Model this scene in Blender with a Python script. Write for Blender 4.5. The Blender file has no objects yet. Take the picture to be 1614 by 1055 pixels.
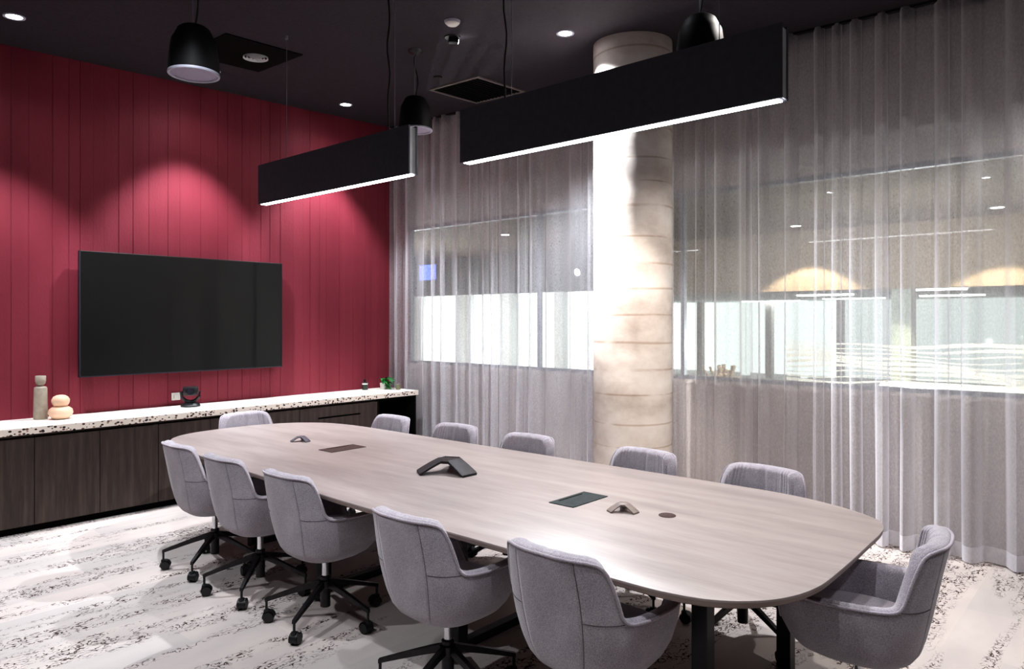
import bpy, bmesh, math, random
from mathutils import Vector, Matrix
random.seed(7)
C = bpy.context.scene.collection
PI = math.pi
S = 1.0567            # room scale (camera eye at 1.585 m)
EYE = 1.585

# ------------------------------------------------------------------ materials
def srgb(r, g, b):
    f = lambda c: (c/255/12.92) if c/255 <= .04045 else ((c/255+.055)/1.055)**2.4
    return (f(r), f(g), f(b), 1)

def base_mat(name, col, rough=.5, metal=0, spec=.5):
    m = bpy.data.materials.new(name); m.use_nodes = True
    n = m.node_tree.nodes; l = m.node_tree.links
    b = n['Principled BSDF']
    b.inputs['Base Color'].default_value = col
    b.inputs['Roughness'].default_value = rough
    b.inputs['Metallic'].default_value = metal
    b.inputs['Specular IOR Level'].default_value = spec
    return m, n, l, b

def tex(n, l, kind, scale, vec=(1, 1, 1), coord='Object', **kw):
    t = n.new('ShaderNodeTex'+kind)
    tc = n.new('ShaderNodeTexCoord'); mp = n.new('ShaderNodeMapping')
    mp.inputs['Scale'].default_value = vec
    l.new(tc.outputs[coord], mp.inputs['Vector']); l.new(mp.outputs['Vector'], t.inputs['Vector'])
    t.inputs['Scale'].default_value = scale
    for k, v in kw.items():
        if k in t.inputs: t.inputs[k].default_value = v
        else: setattr(t, k, v)
    return t

def ramp(n, l, src, stops):
    r = n.new('ShaderNodeValToRGB')
    while len(r.color_ramp.elements) < len(stops): r.color_ramp.elements.new(.5)
    for e, (p, c) in zip(r.color_ramp.elements, stops):
        e.position = p; e.color = c if len(c) == 4 else (*c, 1)
    l.new(src, r.inputs['Fac'])
    return r

def bump(n, l, b, src, strength=.3, dist=.01):
    bp = n.new('ShaderNodeBump'); bp.inputs['Strength'].default_value = strength
    bp.inputs['Distance'].default_value = dist
    l.new(src, bp.inputs['Height']); l.new(bp.outputs['Normal'], b.inputs['Normal'])
    return bp

def noisy(name, c0, c1, scale=8, vec=(1, 1, 1), rough=.5, metal=0, bstr=0, bdist=.005, spec=.5, detail=6):
    m, n, l, b = base_mat(name, c0, rough, metal, spec)
    t = tex(n, l, 'Noise', scale, vec, Detail=detail)
    r = ramp(n, l, t.outputs['Fac'], [(.3, c0), (.7, c1)])
    l.new(r.outputs['Color'], b.inputs['Base Color'])
    if bstr: bump(n, l, b, t.outputs['Fac'], bstr, bdist)
    return m

def emit(name, col, strength):
    m = bpy.data.materials.new(name); m.use_nodes = True
    n = m.node_tree.nodes; l = m.node_tree.links
    n.remove(n['Principled BSDF'])
    e = n.new('ShaderNodeEmission'); e.inputs['Color'].default_value = col; e.inputs['Strength'].default_value = strength
    l.new(e.outputs[0], n['Material Output'].inputs['Surface'])
    return m

def mathn(n, l, op, a, b=None, clamp=False):
    q = n.new('ShaderNodeMath'); q.operation = op; q.use_clamp = clamp
    for i, v in enumerate((a, b)):
        if v is None: continue
        if isinstance(v, (int, float)): q.inputs[i].default_value = v
        else: l.new(v, q.inputs[i])
    return q.outputs[0]

M = {}
# crimson plank wall
def wall_material():
    m, n, l, b = base_mat('crimson_planks', srgb(130, 47, 60), .62, 0, .3)
    g = tex(n, l, 'Noise', 1.0, (2.2, 2.2, .12), Detail=4)
    f = tex(n, l, 'Noise', 60, (1, 1, .5), Detail=5)
    r = ramp(n, l, g.outputs['Fac'], [(.3, srgb(118, 40, 53)), (.7, srgb(136, 52, 66))])
    l.new(r.outputs['Color'], b.inputs['Base Color'])
    w = tex(n, l, 'Noise', 18, (1, 1, .25), Detail=8)
    add = mathn(n, l, 'ADD', f.outputs['Fac'], w.outputs['Fac'])
    bump(n, l, b, add, .35, .006)
    return m
M['wall'] = wall_material()
M['ceiling'] = noisy('charcoal_ceiling', srgb(50, 46, 52), srgb(58, 54, 60), 40, rough=.8, bstr=.3, spec=.2)
M['dark_paint'] = noisy('dark_paint', srgb(50, 46, 48), srgb(58, 52, 54), 4, rough=.8, spec=.2)
M['pale_paint'] = noisy('pale_paint', srgb(196, 188, 184), srgb(206, 198, 194), 4, rough=.8, spec=.2)
M['grey_paint'] = noisy('grey_paint', srgb(128, 122, 120), srgb(140, 134, 130), 4, rough=.8, spec=.2)

def carpet_material():
    m, n, l, b = base_mat('cream_carpet', srgb(205, 195, 186), .95, 0, .1)
    # plank-like tone patches
    br = tex(n, l, 'Brick', 1.0, (1, 1, 1))
    br.offset = .37
    br.inputs['Color1'].default_value = srgb(212, 200, 194); br.inputs['Color2'].default_value = srgb(192, 186, 182)
    br.inputs['Mortar'].default_value = srgb(204, 194, 188)
    br.inputs['Mortar Size'].default_value = .0; br.inputs['Brick Width'].default_value = 1.0; br.inputs['Row Height'].default_value = .25
    br.inputs['Bias'].default_value = -.1
    # squiggles: contour lines of a fine noise, gated by stripes that run along x
    sq = tex(n, l, 'Noise', 30, (.9, 1.25, 1), Detail=1.5, Roughness=.5)
    d = mathn(n, l, 'ABSOLUTE', mathn(n, l, 'SUBTRACT', sq.outputs['Fac'], .5))
    line = mathn(n, l, 'LESS_THAN', d, .032)
    st = tex(n, l, 'Noise', 1.0, (.55, 5.2, 1), Detail=2.5)
    tcw = n.new('ShaderNodeTexCoord'); sx = n.new('ShaderNodeSeparateXYZ'); l.new(tcw.outputs['Object'], sx.inputs[0])
    more = mathn(n, l, 'MULTIPLY', mathn(n, l, 'SUBTRACT', sx.outputs['X'], 3.0, True), .075)
    gate = mathn(n, l, 'MULTIPLY', mathn(n, l, 'SUBTRACT', mathn(n, l, 'ADD', st.outputs['Fac'], more), .482), 14, True)
    brk = tex(n, l, 'Noise', 8, (1, 2, 1), Detail=2)
    gate2 = mathn(n, l, 'MULTIPLY', mathn(n, l, 'SUBTRACT', brk.outputs['Fac'], .40), 10, True)
    k = mathn(n, l, 'MULTIPLY', mathn(n, l, 'MULTIPLY', line, gate), gate2)
    # thin long creases between planks
    tone = tex(n, l, 'Noise', 2.2, (.6, 1.4, 1), Detail=3)
    tr = ramp(n, l, tone.outputs['Fac'], [(.3, (.80, .81, .83)), (.7, (1, 1, 1))])
    mm = n.new('ShaderNodeMix'); mm.data_type = 'RGBA'; mm.blend_type = 'MULTIPLY'; mm.inputs[0].default_value = 1
    l.new(br.outputs['Color'], mm.inputs[6]); l.new(tr.outputs['Color'], mm.inputs[7])
    mx = n.new('ShaderNodeMix'); mx.data_type = 'RGBA'
    l.new(k, mx.inputs[0]); l.new(mm.outputs[2], mx.inputs[6]); mx.inputs[7].default_value = srgb(78, 66, 62)
    l.new(mx.outputs[2], b.inputs['Base Color'])
    pile = tex(n, l, 'Noise', 220, Detail=2)
    hh = mathn(n, l, 'SUBTRACT', pile.outputs['Fac'], mathn(n, l, 'MULTIPLY', k, .8))
    bump(n, l, b, hh, .5, .006)
    return m
M['carpet'] = carpet_material()

def fabric(name, c0, c1, sc=260):
    m, n, l, b = base_mat(name, c0, .92, 0, .15)
    t = tex(n, l, 'Noise', sc, Detail=3); t2 = tex(n, l, 'Noise', 9, Detail=4)
    mix = mathn(n, l, 'ADD', mathn(n, l, 'MULTIPLY', t.outputs['Fac'], .75), mathn(n, l, 'MULTIPLY', t2.outputs['Fac'], .25))
    r = ramp(n, l, mix, [(.36, c0), (.64, c1)])
    at = n.new('ShaderNodeAttribute'); at.attribute_name = 'seam'
    mx = n.new('ShaderNodeMix'); mx.data_type = 'RGBA'
    l.new(at.outputs['Fac'], mx.inputs[0]); l.new(r.outputs['Color'], mx.inputs[6]); mx.inputs[7].default_value = (c0[0]*.35, c0[1]*.33, c0[2]*.35, 1)
    l.new(mx.outputs[2], b.inputs['Base Color'])
    b.inputs['Sheen Weight'].default_value = .35; b.inputs['Sheen Roughness'].default_value = .5
    bump(n, l, b, t.outputs['Fac'], .45, .003)
    return m
M['fabric'] = fabric('grey_wool', srgb(138, 132, 139), srgb(182, 175, 182))
M['seam'] = noisy('seam_thread', srgb(74, 68, 72), srgb(84, 78, 82), 60, rough=.9)
M['piping'] = fabric('grey_piping', srgb(150, 141, 149), srgb(186, 177, 184))

def table_material():
    m, n, l, b = base_mat('greige_oak', srgb(190, 174, 166), .42, 0, .4)
    t = tex(n, l, 'Noise', 2.2, (4.0, .5, 1), Detail=7, Roughness=.6)
    r = ramp(n, l, t.outputs['Fac'], [(.3, srgb(140, 129, 125)), (.5, srgb(154, 142, 138)), (.72, srgb(165, 154, 149))])
    g = tex(n, l, 'Noise', 14, (14, .5, 1), Detail=4)
    gr = ramp(n, l, g.outputs['Fac'], [(.35, (.88, .87, .87)), (.6, (1, 1, 1))])
    mm = n.new('ShaderNodeMix'); mm.data_type = 'RGBA'; mm.blend_type = 'MULTIPLY'; mm.inputs[0].default_value = .8
    l.new(r.outputs['Color'], mm.inputs[6]); l.new(gr.outputs['Color'], mm.inputs[7])
    l.new(mm.outputs[2], b.inputs['Base Color'])
    return m
M['table'] = table_material()
M['table_edge'] = noisy('table_edge', srgb(128, 112, 106), srgb(146, 130, 122), 6, (1, 1, 6), rough=.5)

def wood_dark():
    m, n, l, b = base_mat('dark_oak', srgb(62, 50, 44), .5, 0, .35)
    t = tex(n, l, 'Noise', 3, (9, 9, .7), Detail=8, Roughness=.65)
    r = ramp(n, l, t.outputs['Fac'], [(.28, srgb(46, 38, 35)), (.55, srgb(68, 57, 52)), (.8, srgb(86, 74, 66))])
    l.new(r.outputs['Color'], b.inputs['Base Color']); bump(n, l, b, t.outputs['Fac'], .15, .004)
    return m
M['wood'] = wood_dark()
M['black_void'] = base_mat('black_void', srgb(14, 13, 14), .9, 0, .1)[0]

def terrazzo():
    m, n, l, b = base_mat('terrazzo', srgb(235, 222, 208), .35, 0, .5)
    v = tex(n, l, 'Voronoi', 38, (1, 1, 1.4)); v.feature = 'F1'
    pick = mathn(n, l, 'LESS_THAN', v.outputs['Distance'], .42)
    sep = n.new('ShaderNodeSeparateColor'); l.new(v.outputs['Color'], sep.inputs[0])
    chosen = mathn(n, l, 'MULTIPLY', pick, mathn(n, l, 'GREATER_THAN', sep.outputs[0], .36))
    cr = ramp(n, l, sep.outputs[1], [(0, srgb(22, 18, 18)), (.66, srgb(44, 36, 34)), (.76, srgb(120, 84, 70)), (.85, srgb(120, 96, 84)), (1, srgb(190, 160, 140))])
    mx = n.new('ShaderNodeMix'); mx.data_type = 'RGBA'
    l.new(chosen, mx.inputs[0]); mx.inputs[6].default_value = srgb(238, 226, 214); l.new(cr.outputs['Color'], mx.inputs[7])
    l.new(mx.outputs[2], b.inputs['Base Color'])
    return m
M['terrazzo'] = terrazzo()
M['overlit_stone'] = noisy('overlit_stone', srgb(240, 234, 226), srgb(250, 246, 240), 30, rough=.35)  # terrazzo whitened as if washed out by the lamps above

def concrete():
    m, n, l, b = base_mat('cast_concrete', srgb(190, 176, 164), .75, 0, .3)
    t = tex(n, l, 'Noise', 2.2, (1, 1, 1.6), Detail=9, Roughness=.62)
    r = ramp(n, l, t.outputs['Fac'], [(.32, srgb(184, 171, 162)), (.52, srgb(212, 202, 194)), (.7, srgb(226, 219, 213))])
    w = tex(n, l, 'Wave', 1.55, (.06, .06, 1), wave_type='BANDS', bands_direction='Z', Distortion=2.4, Detail=3)
    w.inputs['Detail Scale'].default_value = 2.5
    ln = ramp(n, l, w.outputs['Fac'], [(.0, (.74, .66, .60)), (.01, (.86, .81, .78)), (.03, (1, 1, 1))])
    gap = tex(n, l, 'Noise', 3.5, (1, 1, 2), Detail=3)
    gg = mathn(n, l, 'MULTIPLY', mathn(n, l, 'SUBTRACT', gap.outputs['Fac'], .38), 7, True)
    mm = n.new('ShaderNodeMix'); mm.data_type = 'RGBA'; mm.blend_type = 'MULTIPLY'
    l.new(gg, mm.inputs[0]); l.new(r.outputs['Color'], mm.inputs[6]); l.new(ln.outputs['Color'], mm.inputs[7])
    l.new(mm.outputs[2], b.inputs['Base Color'])
    bump(n, l, b, t.outputs['Fac'], .25, .01)
    return m
M['concrete'] = concrete()

def sheer(name, opac, edge, c):
    m = bpy.data.materials.new(name); m.use_nodes = True
    n = m.node_tree.nodes; l = m.node_tree.links
    n.remove(n['Principled BSDF'])
    tr = n.new('ShaderNodeBsdfTransparent'); df = n.new('ShaderNodeBsdfDiffuse'); tl = n.new('ShaderNodeBsdfTranslucent')
    df.inputs['Color'].default_value = c; tl.inputs['Color'].default_value = c
    cl = n.new('ShaderNodeMixShader'); cl.inputs[0].default_value = .35
    l.new(df.outputs[0], cl.inputs[1]); l.new(tl.outputs[0], cl.inputs[2])
    lw = n.new('ShaderNodeLayerWeight'); lw.inputs['Blend'].default_value = .5
    pw = mathn(n, l, 'POWER', lw.outputs['Facing'], 1.9)
    op = mathn(n, l, 'ADD', mathn(n, l, 'MULTIPLY', pw, edge), opac)
    tc = n.new('ShaderNodeTexCoord'); sp = n.new('ShaderNodeSeparateXYZ'); l.new(tc.outputs['Object'], sp.inputs[0])
    hem = mathn(n, l, 'LESS_THAN', sp.outputs['Z'], .115)
    op2 = mathn(n, l, 'ADD', op, mathn(n, l, 'MULTIPLY', hem, .35))
    wv = tex(n, l, 'Noise', 90, (1, 1, .6), Detail=3)
    op3 = mathn(n, l, 'ADD', op2, mathn(n, l, 'MULTIPLY', mathn(n, l, 'SUBTRACT', wv.outputs['Fac'], .5), .25), True)
    mx = n.new('ShaderNodeMixShader')
    l.new(op3, mx.inputs[0]); l.new(tr.outputs[0], mx.inputs[1]); l.new(cl.outputs[0], mx.inputs[2])
    l.new(mx.outputs[0], n['Material Output'].inputs['Surface'])
    return m
M['sheer'] = sheer('sheer_voile', .33, .85, srgb(234, 233, 239))

def glass_thin():
    m = bpy.data.materials.new('clear_glass'); m.use_nodes = True
    n = m.node_tree.nodes; l = m.node_tree.links
    n.remove(n['Principled BSDF'])
    tr = n.new('ShaderNodeBsdfTransparent'); tr.inputs['Color'].default_value = (.94, .97, .96, 1)
    gl = n.new('ShaderNodeBsdfGlossy'); gl.inputs['Roughness'].default_value = .02
    mx = n.new('ShaderNodeMixShader'); mx.inputs[0].default_value = .06
    l.new(tr.outputs[0], mx.inputs[1]); l.new(gl.outputs[0], mx.inputs[2])
    l.new(mx.outputs[0], n['Material Output'].inputs['Surface'])
    return m
M['glass'] = glass_thin()

M['black_metal'] = noisy('black_powdercoat', srgb(26, 25, 27), srgb(34, 33, 35), 60, rough=.42, metal=.3)
M['pendant'] = noisy('pendant_black', srgb(66, 66, 74), srgb(74, 74, 82), 30, rough=.65, spec=.4)
M['black_plastic'] = noisy('black_plastic', srgb(20, 20, 22), srgb(26, 26, 28), 30, rough=.45)
M['leg_metal'] = noisy('leg_metal', srgb(44, 42, 44), srgb(56, 54, 56), 40, rough=.32, metal=.7)
M['silver'] = noisy('silver_paint', srgb(190, 192, 194), srgb(204, 206, 208), 10, rough=.5)
M['bezel'] = noisy('bezel', srgb(58, 58, 70), srgb(64, 64, 76), 10, rough=.4, metal=.4)
M['chrome'] = noisy('chrome', srgb(205, 205, 208), srgb(215, 215, 218), 10, rough=.18, metal=1)
M['alu'] = noisy('aluminium', srgb(150, 155, 165), srgb(170, 175, 185), 10, rough=.4, metal=.6)
def screen_mat():
    m, n, l, b = base_mat('tv_glass', srgb(5, 6, 6), .42, 0, .4)
    t = tex(n, l, 'Noise', 300, Detail=1); r = ramp(n, l, t.outputs['Fac'], [(.3, srgb(4, 5, 5)), (.7, srgb(7, 8, 8))])
    l.new(r.outputs['Color'], b.inputs['Base Color']); return m
M['screen'] = screen_mat()
M['led'] = emit('led_strip', (.96, .99, 1.04, 1), 12)
M['lamp'] = emit('downlight_lens', (.92, .95, 1, 1), 30)
M['lamp_warm'] = emit('warm_lens', (1, .86, .68, 1), 25)
M['grille'] = noisy('speaker_grille', srgb(138, 130, 150), srgb(176, 166, 186), 300, rough=.6)
M['rim'] = noisy('rim_grey', srgb(170, 170, 185), srgb(185, 185, 200), 10, rough=.5)
M['speaker'] = noisy('speaker_black', srgb(14, 13, 15), srgb(18, 17, 19), 30, rough=.6, spec=.25)
M['stoneware'] = noisy('grey_stoneware', srgb(158, 148, 134), srgb(176, 166, 152), 25, rough=.8, bstr=.1)
M['peach'] = noisy('peach_ceramic', srgb(228, 190, 160), srgb(240, 206, 180), 6, rough=.55)
M['white_plastic'] = noisy('white_plastic', srgb(222, 220, 214), srgb(232, 230, 224), 10, rough=.5)
M['bottle'] = noisy('bottle_green', srgb(44, 54, 46), srgb(56, 66, 56), 10, rough=.3)
M['leaf'] = noisy('leaf_green', srgb(34, 110, 52), srgb(70, 160, 84), 20, rough=.45)
M['olive'] = noisy('olive_glass', srgb(110, 112, 86), srgb(126, 126, 100), 10, rough=.4)
M['hatch_grey'] = noisy('hatch_slate', srgb(48, 54, 54), srgb(58, 64, 64), 30, rough=.7, spec=.15)
M['hatch_brown'] = noisy('hatch_bronze', srgb(68, 52, 51), srgb(80, 64, 61), 30, rough=.7, spec=.15)
M['phone_grey'] = noisy('phone_grey', srgb(52, 48, 50), srgb(60, 56, 58), 30, rough=.6, spec=.25)
M['phone_brown'] = noisy('phone_dark', srgb(40, 32, 32), srgb(50, 40, 40), 30, rough=.55, spec=.25)
M['mic'] = noisy('mic_taupe', srgb(120, 106, 100), srgb(136, 122, 114), 30, rough=.5)
M['mic_dark'] = noisy('mic_dark', srgb(70, 64, 72), srgb(82, 76, 84), 30, rough=.5)
M['lens'] = base_mat('lens_glass', srgb(16, 16, 30), .08, 0, .8)[0]
# outside
M['beige_wall'] = noisy('beige_bulkhead', srgb(150, 136, 118), srgb(164, 150, 132), 2, rough=.85)
M['slate_wall'] = noisy('slate_bulkhead', srgb(92, 92, 92), srgb(104, 104, 104), 2, rough=.85)
M['corridor_ceiling'] = noisy('corridor_soffit', srgb(88, 80, 73), srgb(98, 90, 82), 2, rough=.85)
M['corridor_floor'] = noisy('corridor_floor', srgb(120, 116, 112), srgb(136, 130, 126), 3, rough=.5)
M['office_wall'] = noisy('office_wall', srgb(226, 230, 228), srgb(236, 240, 238), 2, rough=.8)
M['office_glow'] = emit('office_glow', (.98, 1, .99, 1), 2.2)  # walls emit by themselves, standing in for a lit office
M['office_glow_dim'] = emit('office_glow_dim', (.98, 1, .995, 1), .8)
M['office_glow_mid'] = emit('office_glow_mid', (.98, 1, .995, 1), 1.25)
M['office_strip'] = emit('office_strip', (1, 1, 1, 1), 9)
def film_mat():
    m = bpy.data.materials.new('frosted_film'); m.use_nodes = True
    n = m.node_tree.nodes; l = m.node_tree.links; n.remove(n['Principled BSDF'])
    a = n.new('ShaderNodeBsdfDiffuse'); b = n.new('ShaderNodeBsdfTranslucent'); c = n.new('ShaderNodeAddShader')
    t = tex(n, l, 'Noise', 5); r = ramp(n, l, t.outputs['Fac'], [(.3, srgb(225, 228, 228)), (.7, srgb(240, 243, 243))])
    l.new(r.outputs[0], a.inputs[0]); l.new(r.outputs[0], b.inputs[0])
    l.new(a.outputs[0], c.inputs[0]); l.new(b.outputs[0], c.inputs[1]); l.new(c.outputs[0], n['Material Output'].inputs[0])
    return m
M['film'] = film_mat()
M['screen_blue'] = emit('blue_screen', (.18, .26, .95, 1), 1.6)
M['pampas'] = noisy('pampas', srgb(200, 188, 170), srgb(220, 208, 190), 20, rough=.9)

# ------------------------------------------------------------------ mesh helpers
class MB:
    def __init__(s): s.bm = bmesh.new()
    def box(s, lo, hi, bevel=0, rot=None):
        lo = Vector(lo); hi = Vector(hi); c = (lo+hi)/2; d = hi-lo
        t = bmesh.new(); bmesh.ops.create_cube(t, size=1)
        bmesh.ops.scale(t, vec=d, verts=t.verts)
        if bevel: bmesh.ops.bevel(t, geom=list(t.edges), offset=bevel, segments=2, profile=.5, affect='EDGES')
        mt = Matrix.Translation(c)
        if rot is not None: mt = mt @ rot
        s._add(t, mt); return s
    def _add(s, t, mt=None):
        if mt is not None: bmesh.ops.transform(t, matrix=mt, verts=t.verts)
        me = bpy.data.meshes.new('t'); t.to_mesh(me); t.free(); s.bm.from_mesh(me); bpy.data.meshes.remove(me)
    def cyl(s, p0, p1, r0, r1=None, seg=20, cap=True):
        r1 = r0 if r1 is None else r1
        p0 = Vector(p0); p1 = Vector(p1); d = p1-p0
        t = bmesh.new()
        bmesh.ops.create_cone(t, cap_ends=cap, segments=seg, radius1=r0, radius2=r1, depth=d.length)
        s._add(t, Matrix.Translation((p0+p1)/2) @ d.to_track_quat('Z', 'Y').to_matrix().to_4x4()); return s
    def lathe(s, prof, seg=40, c=(0, 0, 0), cap0=True, cap1=True):
        rings = []
        for r, z in prof:
            rings.append([s.bm.verts.new((c[0]+r*math.cos(2*PI*i/seg), c[1]+r*math.sin(2*PI*i/seg), c[2]+z)) for i in range(seg)])
        for a, b in zip(rings, rings[1:]):
            for i in range(seg): s.bm.faces.new((a[i], a[(i+1) % seg], b[(i+1) % seg], b[i]))
        if cap0: s.bm.faces.new(rings[0][::-1])
        if cap1: s.bm.faces.new(rings[-1])
        return s
    def tube(s, pts, r, seg=8, closed=False):
        pts = [Vector(p) for p in pts]; n = len(pts); rings = []
        up = Vector((0, 0, 1))
        for i, p in enumerate(pts):
            a = pts[(i-1) % n] if (closed or i > 0) else p
            b = pts[(i+1) % n] if (closed or i < n-1) else p
            d = (b-a).normalized()
            x = d.cross(up) if abs(d.z) < .95 else d.cross(Vector((1, 0, 0)))
            x.normalize(); y = d.cross(x).normalized()
            rr = r[i] if isinstance(r, (list, tuple)) else r
            rings.append([s.bm.verts.new(p+x*rr*math.cos(2*PI*k/seg)+y*rr*math.sin(2*PI*k/seg)) for k in range(seg)])
        m = n if closed else n-1
        for i in range(m):
            a, b = rings[i], rings[(i+1) % n]
            for k in range(seg): s.bm.faces.new((a[k], a[(k+1) % seg], b[(k+1) % seg], b[k]))
        if not closed:
            s.bm.faces.new(rings[0][::-1]); s.bm.faces.new(rings[-1])
        return s
    def prism(s, pts, z0, z1, bevel=0):
        t = bmesh.new()
        f = t.faces.new([t.verts.new((x, y, z0)) for x, y in pts])
        r = bmesh.ops.extrude_face_region(t, geom=[f])
        bmesh.ops.translate(t, vec=(0, 0, z1-z0), verts=[v for v in r['geom'] if isinstance(v, bmesh.types.BMVert)])
        bmesh.ops.recalc_face_normals(t, faces=t.faces)
        if bevel:
            ed = [e for e in t.edges if abs(e.verts[0].co.z-e.verts[1].co.z) < 1e-6]
            bmesh.ops.bevel(t, geom=ed, offset=bevel, segments=2, profile=.5, affect='EDGES')
        s._add(t); return s
    def grid(s, rows, closed_u=False):
        vs = [[s.bm.verts.new(p) for p in r] for r in rows]
        for a, b in zip(vs, vs[1:]):
            n = len(a)
            for i in range(n if closed_u else n-1):
                s.bm.faces.new((a[i], a[(i+1) % n], b[(i+1) % n], b[i]))
        return vs
    def build(s, name, mat, parent=None, smooth=None, recalc=True, loc=None):
        if recalc: bmesh.ops.recalc_face_normals(s.bm, faces=s.bm.faces)
        me = bpy.data.meshes.new(name); s.bm.to_mesh(me); s.bm.free()
        me.materials.append(mat)
        if smooth is not None:
            for p in me.polygons: p.use_smooth = True
            me.set_sharp_from_angle(angle=math.radians(smooth))
        o = bpy.data.objects.new(name, me); C.objects.link(o)
        if parent: o.parent = parent
        if loc is not None: o.location = loc
        return o

def tag(o, label, cat, group=None):
    o['label'] = label; o['category'] = cat
    if group: o['group'] = group
    return o
def thing(name, label, cat, loc=(0, 0, 0), rz=0, group=None):
    o = bpy.data.objects.new(name, None); o.empty_display_size = .1; C.objects.link(o)
    o.location = loc; o.rotation_euler = (0, 0, rz)
    return tag(o, label, cat, group)
def struct(name, mb, mat, smooth=None, parent=None):
    o = mb.build(name, mat, parent, smooth)
    if not parent: o['kind'] = 'structure'
    return o
def copy_tree(o, parent=None):
    c = o.copy(); C.objects.link(c)
    if parent is not None: c.parent = parent
    for ch in list(o.children): copy_tree(ch, c)
    return c
def light(name, kind, loc, energy, col=(1, 1, 1), **kw):
    d = bpy.data.lights.new(name, kind); d.energy = energy; d.color = col
    for k, v in kw.items(): setattr(d, k, v)
    o = bpy.data.objects.new(name, d); C.objects.link(o); o.location = loc
    return o

# ------------------------------------------------------------------ room shell
WY = 6.42*S                       # crimson wall
CX = 5.16*S                       # curtain line
def zc(x, y):                      # ceiling height (very slight fall)
    x, y = x/S, y/S
    return S*(3.53+.027*(y-1.05)+.031*(x-5.16))
TILT = (.027, -.031, 0)

XL, YB = -1.7, -1.9
XW = 5.45*S                       # window wall
fl = MB().box((XL-.1, YB-.1, -.12), (XW, WY+.2, 0))
struct('floor', fl, M['carpet'])
c = MB()
vs = [c.bm.verts.new((x, y, zc(x, y)+dz)) for dz in (0, .12) for x, y in ((XL-.1, YB-.1), (XW+.15, YB-.1), (XW+.15, WY+.2), (XL-.1, WY+.2))]
for f in ((0, 3, 2, 1), (4, 5, 6, 7), (0, 1, 5, 4), (1, 2, 6, 5), (2, 3, 7, 6), (3, 0, 4, 7)): c.bm.faces.new([vs[i] for i in f])
struct('ceiling', c, M['ceiling'])
# plank wall: irregular boards with fine grooves, one profile pulled up
w = MB(); prof = []; x = XL-.1; rng = random.Random(11)
while x < XW+.1:
    wd = rng.choice((.085, .1, .11, .12, .135, .15, .17))
    x2 = min(x+wd, XW+.12)
    dy = rng.choice((0, 0, .0015, .003))
    prof += [(x+.003, WY+dy), (x2-.003, WY+dy), (x2-.001, WY+.004), (x2+.001, WY+.004)]
    x = x2
prof += [(XW+.12, WY+.15), (XL-.1, WY+.15)]
w.grid([[(px, py, z) for px, py in prof] for z in (0, 4.0)], True)
struct('wall_front', w, M['wall'])
struct('wall_left', MB().box((XL-.12, YB, 0), (XL, WY, 3.9)), M['dark_paint'])
struct('wall_back', MB().box((XL, YB-.12, 0), (XW+.1, YB, 3.9)), M['dark_paint'])
# window side: low wall, glass, head
SILL = .99*S
wr = MB().box((XW, YB, 0), (XW+.14, WY, SILL)); wr.box((XW+.02, YB, SILL), (XW+.14, WY, SILL+.018))
struct('wall_right', wr, M['pale_paint'])
HEAD = 2.72
struct('wall_right_head', MB().box((XW+.02, YB, HEAD), (XW+.14, WY, 3.9)), M['pale_paint'])
ys = [YB, .55, 3.1, 4.75, WY]
for i, (a, b) in enumerate(zip(ys, ys[1:])):
    fr = MB()
    t = .035
    fr.box((XW+.05, a, SILL+.018), (XW+.1, b, SILL+.05)); fr.box((XW+.05, a, HEAD-.04), (XW+.1, b, HEAD))
    fr.box((XW+.05, a, SILL+.05), (XW+.1, a+t/2, HEAD-.04)); fr.box((XW+.05, b-t/2, SILL+.05), (XW+.1, b, HEAD-.04))
    o = struct('window_%d' % (i+1), fr, M['alu'])
    MB().box((XW+.07, a+t/2, SILL+.05), (XW+.08, b-t/2, HEAD-.04)).build('pane', M['glass'], o)

# concrete column
col = MB(); cc = (4.66*S, 2.9*S); R0 = .292*S
rings = []
for k in range(60):
    z = 3.86*k/59
    rings.append((R0*(1+.004*math.sin(k*1.7)), z))
col.lathe(rings, 72, (cc[0], cc[1], 0))
struct('column', col, M['concrete'], 60)

# ------------------------------------------------------------------ outside the glazing
XO = 9*S
def ptX(px, X): # y on plane X for a photo column
    yaw = math.atan2(485+807, 1138); F = (math.sin(yaw), math.cos(yaw)); Rr = (math.cos(yaw), -math.sin(yaw))
    k = (px-807)/1138
    return X*(F[1]+Rr[1]*k)/(F[0]+Rr[0]*k)
struct('floor_corridor', MB().box((XW+.16, -5, -.12), (21*S, 20, -.01)), M['corridor_floor'])
struct('ceiling_corridor', MB().box((XW+.14, -5, 2.6*S), (XO, 20, 2.6*S+.1)), M['corridor_ceiling'])
struct('wall_opposite_right', MB().box((XO, -5, 1.86*S), (XO+.2, 5.9*S, 2.6*S+.2)), M['beige_wall'])
struct('wall_opposite_left', MB().box((XO, 5.9*S, 1.95*S), (XO+.2, 20, 2.6*S+.2)), M['slate_wall'])
struct('ceiling_office', MB().box((XO+.2, -5, 2.02*S), (20*S, 20, 2.02*S+.1)), M['office_wall'])
struct('wall_office', MB().box((20*S, ptX(1125, 20*S), 0), (20*S+.1, 20, 2.1*S)), M['office_glow'])
struct('wall_office_middle', MB().box((20*S, ptX(1330, 20*S), 0), (20*S+.1, ptX(1125, 20*S), 2.1*S)), M['office_glow_mid'])
struct('wall_office_side', MB().box((20*S, -5, 0), (20*S+.1, ptX(1330, 20*S), 2.1*S)), M['office_glow_dim'])
for i, (a, b) in enumerate(((1098, 1106), (1168, 1178), (1206, 1216), (1262, 1270), (1318, 1328))):
    struct('column_office_%d' % (i+1), MB().box((19*S, ptX(b, 19*S), 0), (19*S+.2, ptX(a, 19*S), 2.02*S)), M['office_glow_mid'] if i % 2 else M['pale_paint'])  # every other post glows by itself like the wall behind
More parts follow.
